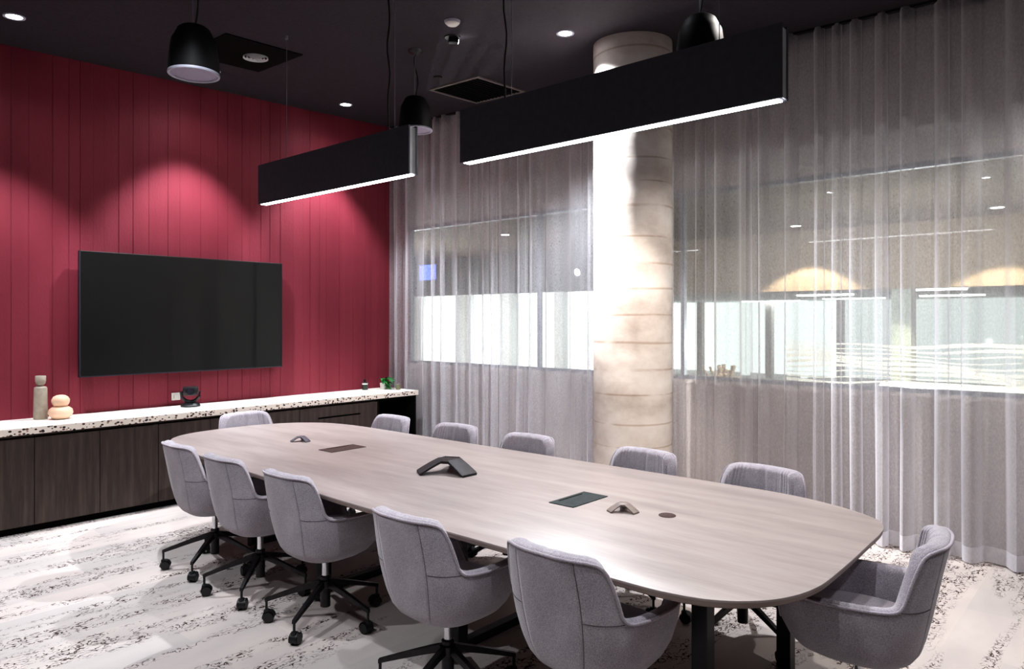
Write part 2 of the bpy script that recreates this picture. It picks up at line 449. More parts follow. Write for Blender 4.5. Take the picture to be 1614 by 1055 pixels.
struct('wall_corridor_end', MB().box((XW+.2, 20, 0), (21*S, 20.1, 3)), M['office_wall'])
struct('wall_corridor_near', MB().box((XW+.2, -5.1, 0), (21*S, -5, 3)), M['office_wall'])
# office partition behind the corridor: bright panes between pale posts (left of the column)
for i, (a, b) in enumerate(((610, 662), (718, 738), (790, 806), (872, 886), (950, 1052))):
    struct('wall_pier_%d' % (i+1), MB().box((XO+.02, ptX(b, XO), 0), (XO+.16, ptX(a, XO), 1.97*S)), M['office_wall'])
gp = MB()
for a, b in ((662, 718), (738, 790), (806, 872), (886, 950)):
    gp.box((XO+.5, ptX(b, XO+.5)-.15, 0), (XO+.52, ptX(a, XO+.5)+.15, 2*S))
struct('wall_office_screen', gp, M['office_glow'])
for i, (a, b) in enumerate(((1405, 1436),)):
    struct('column_outside_%d' % (i+1), MB().box((XO+.3, ptX(b, XO+.3), 0), (XO+.55, ptX(a, XO+.3), 2.02*S)), M['office_wall'])
# office ceiling strip lights
for i, (px, X, n) in enumerate(((1300, 15, .55), (1345, 18, .7), (1215, 19, .8), (1470, 13.5, .5), (1500, 17, .6))):
    o = MB().box((X*S-.12, ptX(px, X*S)-n, 2.02*S-.03), (X*S+.12, ptX(px, X*S)+n, 2.02*S)).build('office_ceiling_light', M['office_strip'])
    tag(o, ['bright strip light on the far office ceiling beneath the left warm glow', 'farther strip light on the office ceiling, just right of the left warm glow',
            'faint strip light deep in the office, left of the warm glow', 'nearest bright strip light on the office ceiling, right of the white pillar',
            'strip light behind the nearest one on the office ceiling'][i], 'ceiling light', 'office ceiling strips beyond the glass')
# wave film on the glass line opposite
fm = MB()
for k in range(11):
    z = (1.22-.055*k)*S
    for sgn in (0, 1):
        pass
    pts0 = []; pts1 = []
    y = .2
    while y < 3.6:
        wv = .018*math.sin(y*2.1+k*.5)+.012*math.sin(y*5.3+k)
        th = .014+.008*math.sin(y*1.3+k*1.1)
        pts0.append((XO-.01, y, z+wv-th)); pts1.append((XO-.01, y, z+wv+th)); y += .08
    fm.grid([pts0, pts1])
tag(fm.build('window_film', M['film']), 'white wavy striped film on the far glass beyond the curtain', 'window film')
struct('window_5', MB().box((XO, -2, .0), (XO+.012, 4.9*S, 1.86*S)), M['glass'])
# reception counter and dried grass across the corridor
rc = MB(); y0, y1 = ptX(1614, 8.2), ptX(1385, 8.2)
rc.prism([(8.2, y0-1.2), (8.2, y1), (8.75, y1+.1), (8.75, y0-1.2)], 0, .92, .02)
tag(rc.build('reception_counter', M['office_wall']), 'long white reception counter across the corridor behind the glass', 'counter')
pg = thing('dried_grass', 'pale feathery dried grass in a pot beyond the curtain beside the column', 'plant', (8.6, ptX(1140, 8.6), 0))
MB().lathe([(.1, 0), (.15, .05), (.16, .4), (.14, .42)], 24).build('pot', M['office_wall'], pg, 40)
st = MB()
for k in range(46):
    a = rng.uniform(0, 2*PI); sp = rng.uniform(.05, .26); hh = rng.uniform(.75, 1.0)
    st.tube([(0, 0, .38), (sp*.4*math.cos(a), sp*.4*math.sin(a), .38+hh*.35), (sp*math.cos(a), sp*math.sin(a), .25+hh*.78)], [.006, .006, .02], 5)
st.build('plumes', M['pampas'], pg)
# corridor downlights
def downlight(name, label, x, y, z, mat, group, r=.045, tilt=(0, 0, 0)):
    t = thing(name, label, 'ceiling light', (x, y, z), 0, group); t.rotation_euler = tilt
    MB().lathe([(r*1.0, -.004), (r*1.35, -.007), (r*1.4, 0), (r*1.0, .0)], 28, cap0=False, cap1=False).build('trim_ring', M['rim'], t, 40)
    MB().lathe([(0.001, -.002), (r, -.0035)], 28, cap0=False, cap1=False).build('lens', mat, t, 40)
    return t
for i, (x, y, lab) in enumerate(((8.5, 3.08, 'round warm downlight in the corridor ceiling above the left glowing arc'), (8.4, 1.10, 'round warm downlight in the corridor ceiling above the right glowing arc'),
                                 (6.9, 6.2, 'small downlight in the corridor ceiling behind the left curtain'))):
    z = 2.6*S
    downlight('corridor_downlight', lab, x*S, y*S, z, M['lamp_warm'] if i < 2 else M['lamp'], 'downlights beyond the curtain', .06)
    light('corridor_light', 'SPOT', (x*S, y*S, z-.03), (170, 170, 1)[i], (1, .8, .58) if i < 2 else (1, .95, .9), spot_size=math.radians(100), spot_blend=.15, shadow_soft_size=.03)
t = thing('wall_spotlight', 'bright little spotlight on the dark bulkhead left of the column', 'light', (XO-.01, ptX(915, XO), 2.25*S))
MB().cyl((0, 0, 0), (-.08, 0, -.02), .05, .06).build('body', M['white_plastic'], t, 40)
MB().cyl((-.081, 0, -.02), (-.085, 0, -.021), .05).build('lens', M['lamp'], t)
light('corridor_fill', 'POINT', (7.2, 8.5, 1.2), 200, (1, .97, .95), shadow_soft_size=0)  # added point lamp without a fixture, brightens the left corridor
light('corridor_fill_right', 'POINT', (7.5, 1.6, 1.3), 110, (1, .96, .92), shadow_soft_size=0)  # added unseen lamp, lifts film, counter and bulkhead
t = thing('display_screen', 'small blue lit display screen beyond the far left curtain', 'screen', (XO-.03, ptX(677, XO), 2.38*S))
MB().box((-.02, -.26, -.17), (.02, .26, .17)).build('frame', M['black_plastic'], t)
MB().box((-.024, -.24, -.15), (-.021, .24, .15)).build('panel', M['screen_blue'], t)

# ------------------------------------------------------------------ curtains
def curtain(name, label, y0, y1, seed):
    r = random.Random(seed); mb = MB()
    cxm = CX+.05*S
    # fold phase list
    ph = [0]; yy = [y0]
    y = y0
    knots = []
    while y < y1:
        wl = r.choice((.12, .15, .18, .22, .26, .31)); amp = min(.06, .034+wl*.13)*r.uniform(.75, 1.1)
        knots.append((y, wl, amp, r.uniform(-.25, .25))); y += wl
    cols = []
    for (ky, wl, amp, sk) in knots:
        N = 18
        for i in range(N):
            t = i/N
            q = min(t, 1-t)/(.14+.25*abs(sk))
            dx = amp*(.75-1.75*math.exp(-q*q))+.010*math.sin(4*PI*t+sk*9)
            dy = wl*(t+.10*math.sin(4*PI*t)*(1 if wl < .2 else .5)+sk*.12*math.sin(2*PI*t))
            cols.append((dx, ky+dy, amp))
    rows = []
    NZ = 16
    top = lambda yv: zc(CX, yv)-.004
    for k in range(NZ+1):
        v = k/NZ
        row = []
        for (dx, yv, amp) in cols:
            yv = min(max(yv, y0), y1)
            zt = top(yv); z = .012+v*(zt-.012)
            s = .62+.38*(1-v)**.8 if v < .97 else .6
            wob = .010*math.sin(yv*3.1+v*4+seed)*(1-v)
            row.append((cxm+dx*s+wob, yv+.006*math.sin(v*5+yv*7)*(1-v), z))
        rows.append(row)
    mb.grid(rows)
    o = mb.build(name, M['sheer'], None, 80, recalc=False)
    return tag(o, label, 'curtain', 'sheer curtains along the glazed wall')
curtain('sheer_curtain', 'pale sheer floor length curtain between the crimson wall and the concrete column', 3.02*S, 6.40*S, 3)
curtain('sheer_curtain', 'wide pale sheer curtain hanging right of the concrete column', YB+.1, 2.98*S, 5)
tr = MB().box((CX+.03, YB+.1, zc(CX, YB)-.02), (CX+.08, YB+.2, zc(CX, YB)-.003))
tr.bm.clear()
a, b = YB+.1, 6.40*S
v8 = [tr.bm.verts.new((x, y, zc(CX, y)+dz)) for dz in (-.014, .02) for x, y in ((CX+.035, a), (CX+.075, a), (CX+.075, b), (CX+.035, b))]
for f in ((0, 3, 2, 1), (4, 5, 6, 7), (0, 1, 5, 4), (1, 2, 6, 5), (2, 3, 7, 6), (3, 0, 4, 7)): tr.bm.faces.new([v8[i] for i in f])
struct('trim_1', tr, M['black_metal'])

# ------------------------------------------------------------------ credenza run
CF = 5.90*S; ZT = .75*S; ZB = .70*S
def cabinet(x0, x1, doors, label, kind='doors'):
    t = thing('credenza_cabinet', label, 'cabinet', (x0*S, CF, 0), 0, 'dark oak cabinets along the crimson wall')
    W = (x1-x0)*S; D = WY-CF-.004
    k = MB().box((.002, .022, .055), (W-.002, .04, ZB-.03)) if kind != 'open' else MB()
    if kind == 'open':
        k.box((.002, 0, .055), (.024, D, ZB)); k.box((W-.024, 0, .055), (W-.002, D, ZB)); k.box((.024, D-.02, .055), (W-.024, D, ZB)); k.box((.024, 0, .055), (W-.024, D-.02, .08)); k.box((.024, 0, ZB-.03), (W-.024, D-.02, ZB))
    else:
        k.box((.002, .04, .055), (.02, D, ZB)); k.box((W-.02, .04, .055), (W-.002, D, ZB)); k.box((.02, D-.01, .055), (W-.02, D, ZB)); k.box((.02, .04, .055), (W-.02, D-.01, .075))
        k.box((.002, .012, ZB-.018), (W-.002, .03, ZB))
    k.build('carcass', M['wood'] if kind != 'open' else M['black_void'], t)
    MB().box((0, .05, 0), (W, .07, .055)).build('plinth', M['black_void'], t)
    if kind == 'doors':
        dw = W/doors
        for i in range(doors):
            MB().box((i*dw+.002, 0, .06), ((i+1)*dw-.002, .02, ZB-.028), .0015).build('door', M['wood'], t)
    elif kind == 'drawer':
        d = MB()
        a, b = .2*S, .69*S
        zs = .57*S
        d.box((.002, 0, .06), (W-.002, .02, zs-.012)); d.box((.002, 0, zs+.006), (W-.002, .02, ZB-.028))
        d.box((.002, 0, zs-.012), (a, .02, zs+.006)); d.box((b, 0, zs-.012), (W-.002, .02, zs+.006))
        dr = d.build('drawer', M['wood'], t)
        MB().box((a, .012, zs-.012), (b, .02, zs+.006)).build('recessed_pull', M['black_void'], dr)
    return t
cabinet(-.10, .747, 2, 'two door dark oak cabinet at the left end of the row, mostly out of view')
cabinet(.747, 1.597, 2, 'two door dark oak cabinet under the tall grey vase, at the picture edge')
cabinet(1.597, 2.448, 2, 'two door dark oak cabinet below the left half of the television')
cabinet(2.448, 3.30, 2, 'two door dark oak cabinet behind the farthest near-side chair')
cabinet(3.30, 3.72, 1, 'narrow single door dark oak cabinet behind the chair at the far table end')
cabinet(3.72, 4.62, 1, 'wide dark oak drawer cabinet with a long recessed pull', 'drawer')
cabinet(4.62, 5.14, 1, 'open black niche unit at the curtain end of the cabinets', 'open')
wt = thing('terrazzo_worktop', 'long white terrazzo worktop with dark chips on the cabinets', 'worktop', (2.5*S, CF, ZB))
x0w, x1w = -.12*S-2.5*S, 5.145*S-2.5*S
MB().box((x0w, -.035, .0005), (x1w, WY-.002-CF, ZT-ZB-.003), .002).build('slab', M['terrazzo'], wt)
MB().box((x0w+.001, -.0345, ZT-ZB-.003), (x1w-.001, WY-.002-CF, ZT-ZB)).build('overlit_top', M['overlit_stone'], wt)  # upper face of the same slab, overexposure put into its colour

# television
TVY = 6.33*S
t = thing('mounted_television', 'large black flat television mounted on the crimson wall', 'television', (2.91*S, TVY, 1.55*S))
W2, H2 = .889*S, .503*S
MB().box((-W2, 0, -H2), (W2, .045, H2), .004).build('casing', M['black_plastic'], t)
MB().box((-W2+.012, -.0015, -H2+.014), (W2-.012, .0, H2-.01)).build('screen', M['screen'], t)
MB().box((-.3, .045, -.2), (.3, WY-TVY, .2)).build('wall_bracket', M['black_metal'], t)
b_ = MB(); e = .006
b_.box((-W2-.001, -.003, -H2-.001), (-W2+e, .02, H2)); b_.box((W2-e, -.003, -H2-.001), (W2+.001, .02, H2)); b_.box((-W2, -.003, -H2-.001), (W2, .02, -H2+e))
b_.build('bezel', M['bezel'], t)

# worktop objects
def vase(name, label, loc, profs, mat):
    t = thing(name, label, 'vase', loc)
    for pn, prof in profs: MB().lathe(prof, 40).build(pn, mat, t, 60)
    return t
zt = ZT+.0005
vase('tall_vase', 'tall grey stoneware bottle vase with a stacked cup neck on the worktop', (1.745*S, 6.30*S, zt),
     [('body', [(.02, 0), (.046, .0), (.05, .006), (.049, .1), (.046, .245), (.042, .257), (.03, .262), (.012, .264)]),
      ('neck_cup', [(.012, .262), (.02, .268), (.034, .285), (.038, .305), (.0375, .345), (.034, .347), (.031, .343), (.03, .30), (.005, .296)])], M['stoneware'])
vase('gourd_vase', 'small peach double gourd vase beside the tall grey vase', (1.85*S, 6.20*S, zt),
     [('body', [(.03, 0), (.055, .004), (.078, .025), (.088, .05), (.082, .078), (.06, .096), (.045, .104), (.055, .115), (.064, .135), (.064, .155), (.052, .178), (.03, .19), (.012, .193), (.008, .188)])], M['peach'])
cm = thing('conference_camera', 'black motorised conference camera on the worktop under the television', 'camera', (2.86*S, 6.24*S, zt), math.radians(-25))
cm.scale = (1.18, 1.18, 1.22)
MB().lathe([(.03, 0), (.07, .0), (.072, .01), (.06, .024), (.03, .034), (.022, .036)], 36).build('base', M['black_plastic'], cm, 40)
u = MB()
u.tube([(.0, .0, .034), (.035, 0, .045), (.062, 0, .075), (.066, 0, .115)], [.014, .013, .011, .012], 10)
u.tube([(.0, .0, .034), (-.035, 0, .045), (-.062, 0, .075), (-.066, 0, .115)], [.014, .013, .011, .012], 10)
u.build('yoke', M['black_plastic'], cm, 50)
hd = MB(); hd.box((-.055, -.05, .085), (.055, .045, .15), .014)
h = hd.build('head', M['black_plastic'], cm, 40)
MB().cyl((0, -.048, .118), (0, -.075, .118), .028, .025, 28).build('lens', M['lens'], h, 40)
so = thing('wall_socket', 'white wall socket on the crimson wall beside the camera', 'socket', (2.81*S, WY, .83*S))
MB().box((-.04, -.012, -.035), (.04, .0, .035), .003).build('plate', M['white_plastic'], so)
MB().box((-.022, -.03, -.018), (.01, -.012, .018), .003).build('plug', M['white_plastic'], so)
bo = thing('hand_bottle', 'small dark green bottle with a pale band and black cap on the worktop', 'bottle', (4.79*S, 6.33*S, zt))
MB().lathe([(.028, 0), (.032, .003), (.032, .075), (.02, .088), (.012, .09)], 28).build('body', M['bottle'], bo, 40)
MB().lathe([(.0325, .06), (.0328, .062), (.0328, .074), (.0325, .076)], 28, cap0=False, cap1=False).build('band', M['white_plastic'], bo, 40)
MB().lathe([(.013, .089), (.015, .09), (.014, .118), (.01, .122)], 20).build('cap', M['black_plastic'], bo, 40)
pl = thing('potted_plant', 'small green leafy plant in a white pot at the curtain end of the worktop', 'plant', (4.98*S, 6.25*S, zt))
MB().lathe([(.03, 0), (.038, .002), (.045, .07), (.042, .072), (.038, .06), (.004, .058)], 28).build('pot', M['white_plastic'], pl, 40)
lf = MB(); r5 = random.Random(4)
for k in range(26):
    a = r5.uniform(-2.6, 1.0); ln = r5.uniform(.05, .15); z0 = .07+r5.uniform(0, .03); up = r5.uniform(-.05, .06)
    d = Vector((math.cos(a), math.sin(a), 0)); sd = Vector((-d.y, d.x, 0)); wd = r5.uniform(.018, .03)
    rows = []
    for j in range(6):
        tt = j/5; c0 = d*(ln*tt+.01)+Vector((0, 0, z0+up*math.sin(tt*2.2)-.055*tt*tt*(ln/.1)*.6))
        ww = wd*math.sin(PI*min(.98, tt*.92+.06))
        rows.append([c0-sd*ww+Vector((0, 0, .006)), c0, c0+sd*ww+Vector((0, 0, .006))])
        for q in rows[-1]: q.z = max(q.z, .006)
    lf.grid(rows)
lf.build('leaves', M['leaf'], pl, 60)
jr = thing('glass_jar', 'small olive glass jar beside the plant at the worktop end', 'jar', (5.04*S, 6.08*S, zt))
MB().lathe([(.022, 0), (.026, .003), (.027, .055), (.022, .06), (.02, .055), (.003, .01)], 24).build('body', M['olive'], jr, 40)

# ------------------------------------------------------------------ meeting table
TZ = .72; K = 1.138
X0, X1, Y0, Y1 = 1.80*K, 3.175*K, .70*K, 4.86*K
TXC, TYC = (X0+X1)/2, (Y0+Y1)/2
tb = thing('meeting_table', 'long pale greige oak meeting table with rounded corners and black steel frame', 'table', (TXC, TYC, 0))
OUT = [(2.04, 1.26), (2.045, 1.165), (2.07, 1.05), (2.115, .965), (2.18, .895), (2.25, .85), (2.34, .817), (2.46, .799), (2.75, .80), (3.01, .808), (3.17, .813), (3.29, .828), (3.39, .874),
       (3.47, .973), (3.538, 1.118), (3.588, 1.283), (3.608, 1.48), (3.613, 2.0), (3.613, 3.0), (3.613, 4.3), (3.61, 4.75), (3.588, 5.0), (3.53, 5.2), (3.38, 5.39), (3.2, 5.49), (3.0, 5.535), (2.75, 5.54), (2.52, 5.50),
       (2.36, 5.40), (2.26, 5.25), (2.195, 5.02), (2.14, 4.5), (2.10, 3.86), (2.062, 3.0), (2.048, 2.4), (2.042, 1.8)]
def smooth_loop(P, m=5):
    n = len(P); out = []
    for i in range(n):
        p0, p1, p2, p3 = (Vector(P[(i+k-1) % n]) for k in range(4))
        for j in range(m):
            t = j/m; d1 = (p2-p0)*.5; d2 = (p3-p1)*.5; L = (p2-p1).length
            a1 = d1.normalized()*min(d1.length, L) ; a2 = d2.normalized()*min(d2.length, L)
            q = p1*(2*t**3-3*t**2+1)+a1*(t**3-2*t**2+t)+p2*(-2*t**3+3*t**2)+a2*(t**3-t**2)
            out.append((q.x-TXC, q.y-TYC))
    return out
LOOP = smooth_loop(OUT)
def inset_loop(d):
    n = len(LOOP); out = []
    for i in range(n):
        a = Vector(LOOP[i-1]); b = Vector(LOOP[(i+1) % n]); t = (b-a).normalized()
        out.append((LOOP[i][0]-t.y*d, LOOP[i][1]+t.x*d))
    return out
MB().prism(LOOP, TZ-.008, TZ, .0012).build('table_top', M['table'], tb, 30)
ed = MB(); P0 = inset_loop(.0005); P1 = inset_loop(.004); P2 = inset_loop(.03)
ed.grid([[(x, y, TZ-.008) for x, y in P0], [(x, y, TZ-.022) for x, y in P1], [(x, y, TZ-.036) for x, y in P2]], True)
ed.bm.faces.new([v for v in ed.bm.verts if abs(v.co.z-(TZ-.036)) < 1e-6])
ed.build('edge_band', M['table_edge'], tb, 40)
def local(x, y): return x-TXC, y-TYC
for yy in (1.215, 2.48, 3.6, 4.72):
    for sx in (-1, 1):
        lx, ly = (sx*.40 if (sx < 0 and yy < 4.5) or yy < 1.5 else sx*.22), yy-TYC
        lg = MB().box((lx-.031, ly-.031, .0), (lx+.031, ly+.031, TZ-.037), .003)
        lg.build('leg', M['black_metal'], tb)
for yy in (1.215, 2.48, 3.6, 4.72):
    ly = yy-TYC; xa = -.369 if yy < 4.5 else -.189; xb = .369 if yy < 1.5 else .189
    MB().box((xa, ly-.03, TZ-.09), (xb, ly+.03, TZ-.037), .003).build('cross_beam', M['black_metal'], tb)
    MB().box((xa, ly-.025, .002), (xb, ly+.025, .045), .003).build('foot_bar', M['black_metal'], tb)
MB().box((-.03, 1.245-TYC, TZ-.085), (.03, 4.69-TYC, TZ-.037), .003).build('spine_beam', M['black_metal'], tb)
def hatch(x0, x1, y0, y1, mat, lab):
    (a, b), (c_, d) = local(x0, y0), local(x1, y1)
    o = MB().box((a, b, TZ+.0003), (c_, d, TZ+.004), .002).build('cable_hatch', mat, tb)
    o['label'] = lab
    MB().box((a+.05, d-.028, TZ+.004), (c_-.05, d-.02, TZ+.0048)).build('finger_slot', M['black_void'], o)
hatch(2.68, 2.965, 1.985, 2.13, M['hatch_grey'], 'slate grey cable hatch')
hatch(2.755, 3.035, 3.995, 4.145, M['hatch_brown'], 'bronze brown cable hatch')
a, b = local(2.853, 1.597)
g = MB().lathe([(.003, TZ+.004), (.034, TZ+.004), (.038, TZ+.002), (.038, TZ+.0003)], 32, (a, b, 0)).build('cable_grommet', M['hatch_brown'], tb, 40)
g['label'] = 'dark round grommet'

# speakerphones: three lobes sloping down from a raised centre
def star(name, label, cat, x, y, ang, R, W, H, mat, armmat, group=None):
    t = thing(name, label, cat, (x, y, TZ+.0003), ang, group)
    hub = MB(); pts = []
    for k in range(3):
        a = k*2*PI/3
        for s in (-1, 1):
            pts.append((W*.55*math.cos(a)-s*W*.5*math.sin(a), W*.55*math.sin(a)+s*W*.5*math.cos(a)))
    hub.prism(pts, H*.78, H, H*.06)
    hub.build('hub', mat, t, 30)
    for k in range(3):
        rot = Matrix.Rotation(k*2*PI/3, 4, 'Z'); am = MB()
        n = 9; up = []; lo = []
        for j in range(n):
            q = j/(n-1); r = W*.45+(R-W*.45)*q
            z = H*(1-.86*q**1.15); ww = W*(.5+.06*q)
            if j == n-1: ww *= .93
            up.append([(r, -ww, z), (r, -ww*.9, z+H*.03), (r, ww*.9, z+H*.03), (r, ww, z)])
            zb = max(0.0, z-H*.17) if j < n-1 else 0.0
            lo.append([(r, -ww*.94, zb), (r, ww*.94, zb)])
        rows = [[u_[0], u_[1], u_[2], u_[3], l_[1], l_[0]] for u_, l_ in zip(up, lo)]
        vs = am.grid([[rot @ Vector(p) for p in r_] for r_ in rows], True)
        am.bm.faces.new(vs[0]); am.bm.faces.new(vs[-1])
        o = am.build('arm', armmat, t, 35)
    return t
ph = star('conference_phone', 'large dark three armed conference phone in the middle of the table', 'phone', 2.85, 2.99, math.radians(28), .175, .105, .075, M['phone_brown'], M['phone_grey'])
sc_ = MB().box((-.03, -.045, 0), (.05, .045, .003))
o = sc_.build('display', M['screen'], ph); o.location = (.085, 0, .062); o.rotation_euler = (0, math.radians(24), 0)
star('expansion_microphone', 'small pale three lobed microphone near the slate hatch and round grommet', 'microphone', 2.79, 1.785, math.radians(28), .072, .042, .035, M['mic'], M['mic'], 'table microphones')
star('expansion_microphone', 'small dark three lobed microphone at the far end of the table', 'microphone', 2.875, 4.54, math.radians(40), .072, .042, .035, M['mic_dark'], M['mic_dark'], 'table microphones')

# ------------------------------------------------------------------ tub chairs
def interp(tab, x):
    if x <= tab[0][0]: return tab[0][1:]
    for a, b in zip(tab, tab[1:]):
        if x <= b[0]:
            t = (x-a[0])/(b[0]-a[0]); return tuple(p+(q-p)*t for p, q in zip(a[1:], b[1:]))
    return tab[-1][1:]
PROF = [(.350, .05, .06, .05), (.352, .12, .13, .12), (.360, .158, .175, .165), (.380, .186, .215, .200), (.41, .206, .243, .226), (.46, .222, .268, .252), (.53, .238, .284, .272), (.60, .252, .290, .283), (.68, .268, .29, .284), (.76, .286, .29, .276), (.84, .302, .29, .262)]
HT = [(0, .822), (30, .82), (40, .812), (45, .797), (48.5, .765), (51.5, .70), (54.5, .642), (58, .620), (64, .613), (100, .608), (128, .610), (142, .585), (152, .50), (160, .452), (180, .448)]
def H(phi): return interp(HT, abs(math.degrees(phi)))[0]
NSE = 2.7
def outer(phi, z, off=0):
    ab, af, b = interp(PROF, z)
    c_, s_ = math.cos(phi), math.sin(phi)
    a = ab if c_ >= 0 else af
    q = lambda v: math.copysign(abs(v)**(2/NSE), v)
    x, y = -a*q(c_), b*q(s_)
    if off:
        m = math.hypot(x, y) or 1
        nx, ny = -math.copysign(abs(x/a)**(NSE-1)/a, -x), math.copysign(abs(y/b)**(NSE-1)/b, y)
        nx = math.copysign(abs(x/a)**(NSE-1)/a, x)
        L = math.hypot(nx, ny) or 1
        x -= nx/L*off; y -= ny/L*off
    return x, y
def chair_proto():
    t = thing('tub_chair', 'x', 'chair', (0, 0, 0), 0, 'grey tub chairs around the table')
    # phi columns, with extra ones at the seams
    seams = [math.radians(v) for v in (-21, 21)]
    cols = sorted(set([round(-PI+2*PI*i/84, 5) for i in range(84)] + [round(sg*math.radians(38+1.5*i), 5) for i in range(17) for sg in (-1, 1)] + [round(s+d, 5) for s in seams for d in (-.012, 0, .012)]))
    sh = MB(); lay = sh.bm.verts.layers.float.new('seam')
    rows = []; marks = []
    NV = 22; th = .052
    colpts = []
    for p in cols:
        h_ = H(p); r_ = th/2; pts = []; mk = []
        vs_ = [0, .0018, .01, .03] + [.06+(h_-r_-.35-.06)*i/(NV-4) for i in range(NV-3)]
        for v in vs_:
            z = .35+v
            off = 0; m_ = 0
            if any(abs(p-s) < 1e-3 for s in seams) and z > .40: off = .004; m_ = 1
            x, y = outer(p, z, off); pts.append((x, y, z)); mk.append(m_)
        for k in range(1, 6):
            a = PI*k/6
            z = h_-r_+r_*math.sin(a); o_ = r_*(1-math.cos(a))
            x, y = outer(p, min(z, h_), o_); pts.append((x, y, z)); mk.append(0)
        for k in range(7):
            z = h_-r_-(h_-r_-.425)*k/6
            x, y = outer(p, z, th); pts.append((x, y, z)); mk.append(0)
        x, y = outer(p, .425, th); pts.append((x*.3, y*.3, .425)); mk.append(0)
        colpts.append((pts, mk))
    n = len(colpts[0][0])
    vv = [[sh.bm.verts.new(colpts[i][0][k]) for i in range(len(cols))] for k in range(n)]
    for k in range(n):
        for i in range(len(cols)): vv[k][i][lay] = colpts[i][1][k]
    for k in range(n-1):
        for i in range(len(cols)):
            j = (i+1) % len(cols)
            sh.bm.faces.new((vv[k][i], vv[k][j], vv[k+1][j], vv[k+1][i]))
    sh.bm.faces.new(vv[0]); sh.bm.faces.new(vv[-1])
    sh.build('shell', M['fabric'], t, 80)
    # horizontal seam on the back at arm height
    for sg in (-1, 1):
        hs = MB(); path = []
        for i in range(15):
            p = math.radians(sg*(22+34*i/14)); x, y = outer(p, .60, -.0003); path.append((x, y, .600+.006*(i/14)**2))
        hs.tube(path, .0014, 6); hs.build('back_seam', M['seam'], t, 60)
    # piping along the rim
    pp = MB(); path = []
    for i in range(121):
        p = math.radians(-156+312*i/120); h_ = H(p)
        x, y = outer(p, h_-.012, -.001); path.append((x, y, h_-.010))
    pp.tube(path, .0055, 8); pp.build('piping', M['piping'], t, 60)
    # padded inner back with channels
    bc = MB(); rows = []
    cp = [math.radians(-47+94*i/94) for i in range(95)]
    for k in range(25):
        v = k/24; row = []
        for p in cp:
            dg = math.degrees(p); d = abs(dg); h_ = H(p); r_ = th/2
            if v < .62:
                z = .47+(h_-r_-.47)*v/.62; off = th; no, nz = 1, 0
            else:
                a_ = math.radians(95)*(v-.62)/.38
                z = h_-r_+r_*math.sin(a_); off = r_+r_*math.cos(a_); no, nz = math.cos(a_), math.sin(a_)
            e_ = max(0, min(1, (47-d)/7))**.5; ev = max(0, min(1, v/.1, (1-v)/.15))**.5
            g1 = 1-.7*math.exp(-(dg/1.1)**2)
            wr_ = 0
            for q_, am in ((7, .18), (12, .3), (17, .2), (23, .34), (29, .22), (35, .3)):
                for sg in (-1, 1): wr_ += am*math.exp(-((dg-sg*(q_+3*math.sin(q_+sg)*(1-v)))/1.3)**2)
            d_ = .018*e_*ev*g1*(1-.8*wr_*min(1, v*1.6)*max(0, min(1, (1.02-v)/.25)))-.002*(1-ev*e_)
            x, y = outer(p, min(z, h_), off+no*d_); row.append((x, y, z+nz*d_*.22))
        rows.append(row)
    bc.grid(rows); bc.build('back_cushion', M['fabric'], t, 70)
    # seat cushion
    sc2 = MB(); rings = []
    for s_, z in ((.80, .426), (.97, .432), (1.0, .45), (1.0, .478), (.96, .492), (.85, .50), (.5, .505), (.05, .506)):
        ring = []
        for i in range(56):
            a = 2*PI*i/56; q = lambda v: math.copysign(abs(v)**(2/2.8), v)
            ring.append((.030+.205*s_*q(math.cos(a)), .205*s_*q(math.sin(a)), z))
        rings.append(ring)
    vs_ = sc2.grid(rings, True); sc2.bm.faces.new(vs_[0][::-1]); sc2.bm.faces.new(vs_[-1])
    sc2.build('seat_cushion', M['fabric'], t, 60)
    # lift column
    MB().cyl((0, 0, .215), (0, 0, .352), .0175, None, 24).build('gas_lift', M['chrome'], t, 40)
    MB().lathe([(.018, .075), (.026, .077), (.027, .235), (.02, .24)], 28).build('column_sleeve', M['leg_metal'], t, 40)
    MB().lathe([(.027, .175), (.036, .18), (.036, .215), (.027, .22)], 28).build('hub', M['leg_metal'], t, 40)
    R = .305
    for k in range(5):
        lg = MB(); n_ = 8; rws = []
        for j in range(n_+1):
            q = j/n_; r = .028+(R-.022)*q; z = .20-.085*q**1.1; w_ = .0135-.004*q; hh = .016-.007*q
            rws.append([(r, -w_, z-hh), (r, -w_*.9, z+hh), (r, w_*.9, z+hh), (r, w_, z-hh)])
        vs_ = lg.grid(rws, True); lg.bm.faces.new(vs_[0][::-1]); lg.bm.faces.new(vs_[-1])
        l_ = lg.build('leg', M['leg_metal'], t, 40)
        cs = MB()
        cs.cyl((R, 0, .055), (R, 0, .118), .0065, None, 12)
        for s in (-1, 1):
            cs.cyl((R-.012, s*.006, .029), (R-.012, s*.024, .029), .029, .026, 24)
        cs.cyl((R-.012, -.02, .029), (R-.012, .02, .029), .012, None, 14)
        hood = []
        for i in range(9):
            a = math.radians(-20+200*i/8); hood.append((R-.012+.032*math.cos(a), .029+.032*math.sin(a)))
        cs.grid([[(x, y, z) for x, z in hood] for y in (-.021, .021)])
        cs.box((R-.016, -.012, .045), (R+.012, .012, .066), .003)
        cs.build('caster', M['black_plastic'], l_, 40)
    return t
CH = chair_proto()
def place(x, y, face, basea, label):
    global used
    o = CH if not used else copy_tree(CH); used = True
    o['label'] = label
    pend.append((o, x, y, face, basea))
used = False; pend = []
near = [(2.235, 4.53, -3, 3), (2.21, 3.92, 0, 6), (2.21, 3.26, 1, 63), (2.11, 2.22, 0, 47), (2.15, 1.50, -2, 30)]
